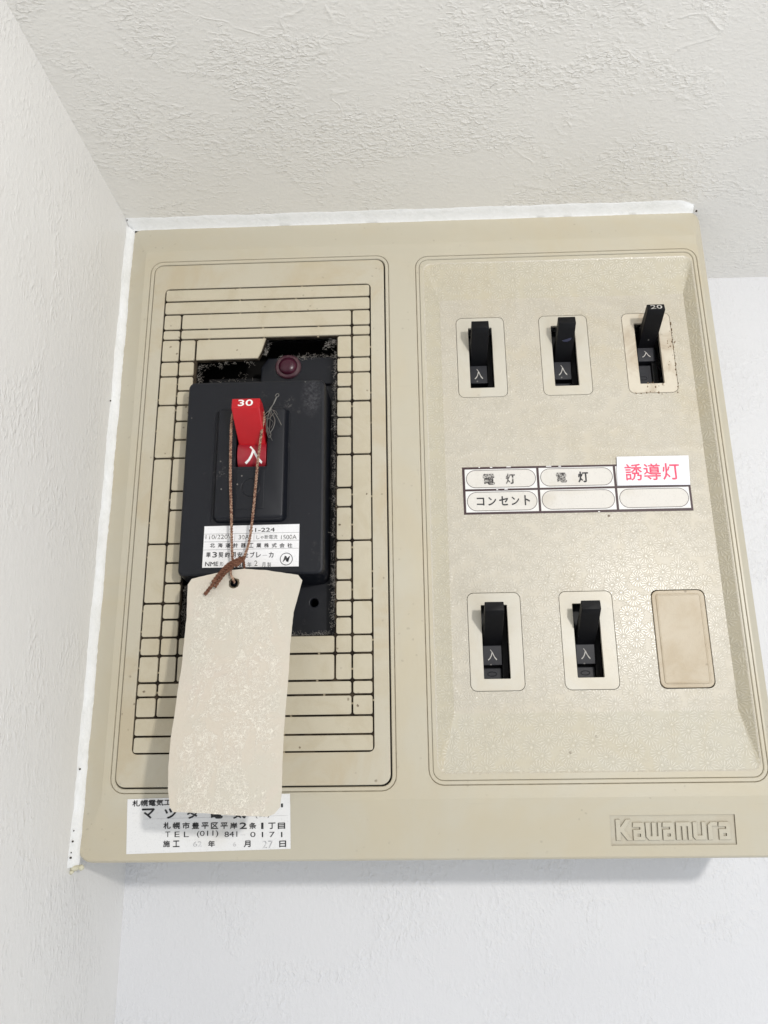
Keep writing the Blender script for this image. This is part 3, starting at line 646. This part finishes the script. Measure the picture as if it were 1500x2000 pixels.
wire([(80.2, 192.0, zz + .2), (82.3, 189.0, zz - .3), (83.3, 187.2, zz - .8)], .12)
tag(WT.obj('wire_tangle', M['wire'], smooth=60), 'small crumpled knot of thin grey wire beside the red lever', 'wire')

# ------------------------------------------------------------------ paper tag (curled; it hangs clear of the box)
def tagw(v): return 16.2 + (120 - v) * .17 + .0006 * (120 - v) ** 2      # how far in front of the board the paper hangs
TAGL = [(46.5, 118.1), (47.9, 120.8), (58.5, 123.3), (65.5, 124.6), (71.8, 125.2), (82.0, 124.3), (96.7, 121.8), (98.7, 119.3), (97.3, 112.8), (95.4, 104.2), (94.8, 89.4), (94.7, 74.5), (94.2, 63.2), (94.0, 52.8), (94.3, 38.8), (94.7, 30.2), (94.3, 24.2), (92.2, 21.8), (89.9, 20.9), (77.1, 21.4), (64.8, 22.3), (51.9, 22.9), (50.2, 24.8), (48.6, 31.6), (47.7, 39.3), (47.2, 51.3), (47.5, 60.2), (47.5, 72.4), (47.9, 81.4), (47.7, 94.8), (47.7, 102.9), (47.0, 111.3)][::-1]
def dense(lp, d, jit=0.):
    out = []
    for i in range(len(lp)):
        a = Vector(lp[i]); c = Vector(lp[(i + 1) % len(lp)]); n = max(1, int((c - a).length / d))
        for k in range(n): p = a.lerp(c, k / n); out.append((p.x + random.uniform(-jit, jit), p.y + random.uniform(-jit, jit)))
    return out
def inside(p, lp):
    c = False; n = len(lp)
    for i in range(n):
        x0, y0 = lp[i]; x1, y1 = lp[i - 1]
        if (y0 > p[1]) != (y1 > p[1]) and p[0] < (x1 - x0) * (p[1] - y0) / (y1 - y0) + x0: c = not c
    return c
HC = (67.8, 118.3)
def tagpt(u, v):
    x = (u - 71) / 24
    return tagw(v) + 1.3 * math.cos(x * 1.5) * max(0, 1 - abs(v - 95) / 60) - .9 * x * x * (v < 60) * (60 - v) / 40 + .35 * math.sin(v * .11 + u * .05)
ol = dense(TAGL, 1.6, .07); hole = [(HC[0] + (1.75 + random.uniform(-.2, .2)) * math.cos(a), HC[1] + (1.95 + random.uniform(-.2, .2)) * math.sin(a)) for a in [i * math.pi / 9 for i in range(18)]]
inner = [(48 + i * 3.0, 22 + j * 3.0) for i in range(17) for j in range(35)]
inner = [p for p in inner if inside(p, inset(TAGL, 1.2)) and (Vector(p) - Vector(HC)).length > 2.9]
pts = [Vector(p) for p in ol + hole + inner]; no, nh = len(ol), len(hole)
ed = [(i, (i + 1) % no) for i in range(no)] + [(no + i, no + (i + 1) % nh) for i in range(nh)]
vo, eo, fo_, _, _, _ = delaunay_2d_cdt(pts, ed, [], 0, 1e-5)
TG = empty('paper_tag', (71, 21, 16), label='blank worn beige paper tag hanging by a cord below the main breaker', cat='tag'); TO_ = (71, 21, 16)
m = MB(); TH = .35
ka = m.add([(p.x, p.y, tagpt(p.x, p.y)) for p in vo]); kb = m.add([(p.x, p.y, tagpt(p.x, p.y) - TH) for p in vo])
cnt = {}
for f in fo_:
    c = sum((vo[i] for i in f), Vector((0, 0))) / len(f)
    if not inside(c, ol) or inside(c, hole): continue
    m.face([ka[i] for i in f]); m.face([kb[i] for i in f][::-1])
    for i in range(len(f)):
        e = (f[i], f[(i + 1) % len(f)]); key = (min(e), max(e)); cnt[key] = cnt.get(key, 0) + 1
for (i, j), c in cnt.items():
    if c == 1: m.face((ka[i], ka[j], kb[j], kb[i]))
m.obj('paper_sheet', M['tagpaper'], TG, TO_, smooth=50)
m = MB(); rim = [(HC[0] + (2.5 + random.uniform(-.25, .25)) * math.cos(a), HC[1] + (2.65 + random.uniform(-.25, .25)) * math.sin(a)) for a in [i * math.pi / 9 for i in range(18)]]
m.rings([(rim, lambda u, v: tagpt(u, v) + .06), (inset(rim, .3), lambda u, v: tagpt(u, v) + .25), (hole, lambda u, v: tagpt(u, v) + .2), (hole, lambda u, v: tagpt(u, v) - .6)])
m.obj('eyelet', M['pale_metal'], TG, TO_)

# ------------------------------------------------------------------ caulk along the top and left edges
CK = MB()
def jn(x, k): return .5 * math.sin(x * .13 + k) + .3 * math.sin(x * .41 + 2 * k) + .25 * math.sin(x * 1.3 + 3 * k)
sect = []
for i in range(150):                          # up the left wall, then along the ceiling
    v = -2.5 + i * 2.17; a = .6 * jn(v, 1) + random.uniform(-.12, .12); c = .6 * jn(v, 5) + random.uniform(-.3, .3); wl = 1.3 + 1.3 * a
    sect.append([(UL - .4, v, wl + 1.1), (UL + .05, v, wl + .7), (UL + .35, v, wl - .3), (UL + .95, v, wl * .35 + .2 * c), (-1.1 + .25 * c, v, -1.6 + .3 * a), (-.15 + .55 * c, v, -2.9), (-.3, v, -4.5), (UL - .4, v, -6)])
CK_l = [CK.add(s_) for s_ in sect]
for a_, b_ in zip(CK_l, CK_l[1:]): CK.bridge(a_, b_)
CK.face(CK_l[0]); CK.face(CK_l[-1])
sect = []
for i in range(150):
    u = -2.8 + i * 2.065; a = .5 * jn(u, 2) + random.uniform(-.1, .1); c = .5 * jn(u, 7) + random.uniform(-.3, .3); wl = 3.6 + .9 * a; k_ = 1.0
    if i > 145: wl -= (i - 145) * .9
    sect.append([(u, VC + .4, wl + .9), (u, VC - .05, wl + .5), (u, VC - .35, wl - .3), (u, VC - 1.1, wl * .5 + .2 * c), (u, 321.9 - .25 * c, -1.8 + .2 * a), (u, 320.9 - .25 * c, -3.0), (u, 321.6, -4.6), (u, VC + .4, -6)])
CK_t = [CK.add(s_) for s_ in sect]
for a_, b_ in zip(CK_t, CK_t[1:]): CK.bridge(a_, b_)
CK.face(CK_t[0]); CK.face(CK_t[-1])
tag(CK.obj('sealant_bead', M['caulk'], smooth=60), 'white caulk bead along the top and left edges of the breaker box', 'sealant')
m = MB(); lump(m, (-1.6, -3.0, -2.5), 1.7, sq=(1.2, .8, 1.6)); lump(m, (.6, -3.2, -4), 1.3); lump(m, (-2.4, -4.6, -1), 1.0)
tag(m.obj('filler_blob', M['amber'], smooth=80), 'small yellowish filler blob at the bottom left corner of the box', 'filler')
m = MB()
for c, r in (((-1.9, 38.2, 1.1), .45), ((-2.2, 1.6, 1.7), .5), ((-2.0, 8.2, 1.6), .45), ((-2.3, 3.6, 1.4), .3), ((-2.6, 216.5, 2.8), .4), ((306.2, 320.6, -1.0), .6), ((-2.2, 326.0 - 3, 3.6), .35), ((-2.0, 12.5, 1.4), .3)): lump(m, c, r, 5)
tag(m.obj('caulk_specks', M['mark'], smooth=80), 'tiny dark dirt specks caught along the caulk', 'dirt', kind='stuff')

# ------------------------------------------------------------------ dust caught round the opening
D = MB(); rnd = random.Random(3)
def fibre(c, L, w=.05):
    p = Vector(c); d = Vector((rnd.uniform(-1, 1), rnd.uniform(-1, 1), rnd.uniform(-.5, .7))).normalized(); pts = [p.copy()]
    for _ in range(3): d = (d + Vector((rnd.uniform(-1, 1), rnd.uniform(-1, 1), rnd.uniform(-.6, .6))) * .8).normalized(); p = p + d * L / 3; pts.append(p.copy())
    D.tube(pts, w, 3)
def edge_dust(a, c, n, spread, wlo, whi, clump=7):
    a = Vector(a); c = Vector(c)
    for _ in range(n):
        q = a.lerp(c, rnd.random()); k = rnd.randint(2, clump); w0 = rnd.uniform(wlo, whi)
        for _ in range(k): fibre((q.x + rnd.gauss(0, spread), q.y + rnd.gauss(0, spread), w0 + rnd.gauss(0, .5)), rnd.uniform(.6, 2.0), rnd.uniform(.03, .06))
edge_dust((111.4, 100), (111.9, 250), 190, .55, -3, -1)
edge_dust((110.8, 100), (111.0, 228), 70, .7, -8, -3)
edge_dust((80, 243.6), (111, 244.2), 48, .6, -9.5, -8)
edge_dust((40, 238.6), (70, 239), 20, .5, -6, -2)
edge_dust((40.2, 226), (40.4, 238), 22, .6, -8, -2)
edge_dust((44, 232), (74, 236), 9, 1.5, -13, -8)
edge_dust((90, 96.9), (111, 97.2), 42, .5, -6, -2)
edge_dust((39.2, 97), (39.4, 121), 46, .6, -7, -2)
edge_dust((106, 247), (111.6, 251), 20, .8, -6, -2)
edge_dust((74, 243), (76, 250), 16, .5, -6, -2)
tag(D.obj('dust_fluff', M['fluff'], smooth=80), 'pale dust fluff along the edges of the breaker opening', 'dust', kind='stuff')
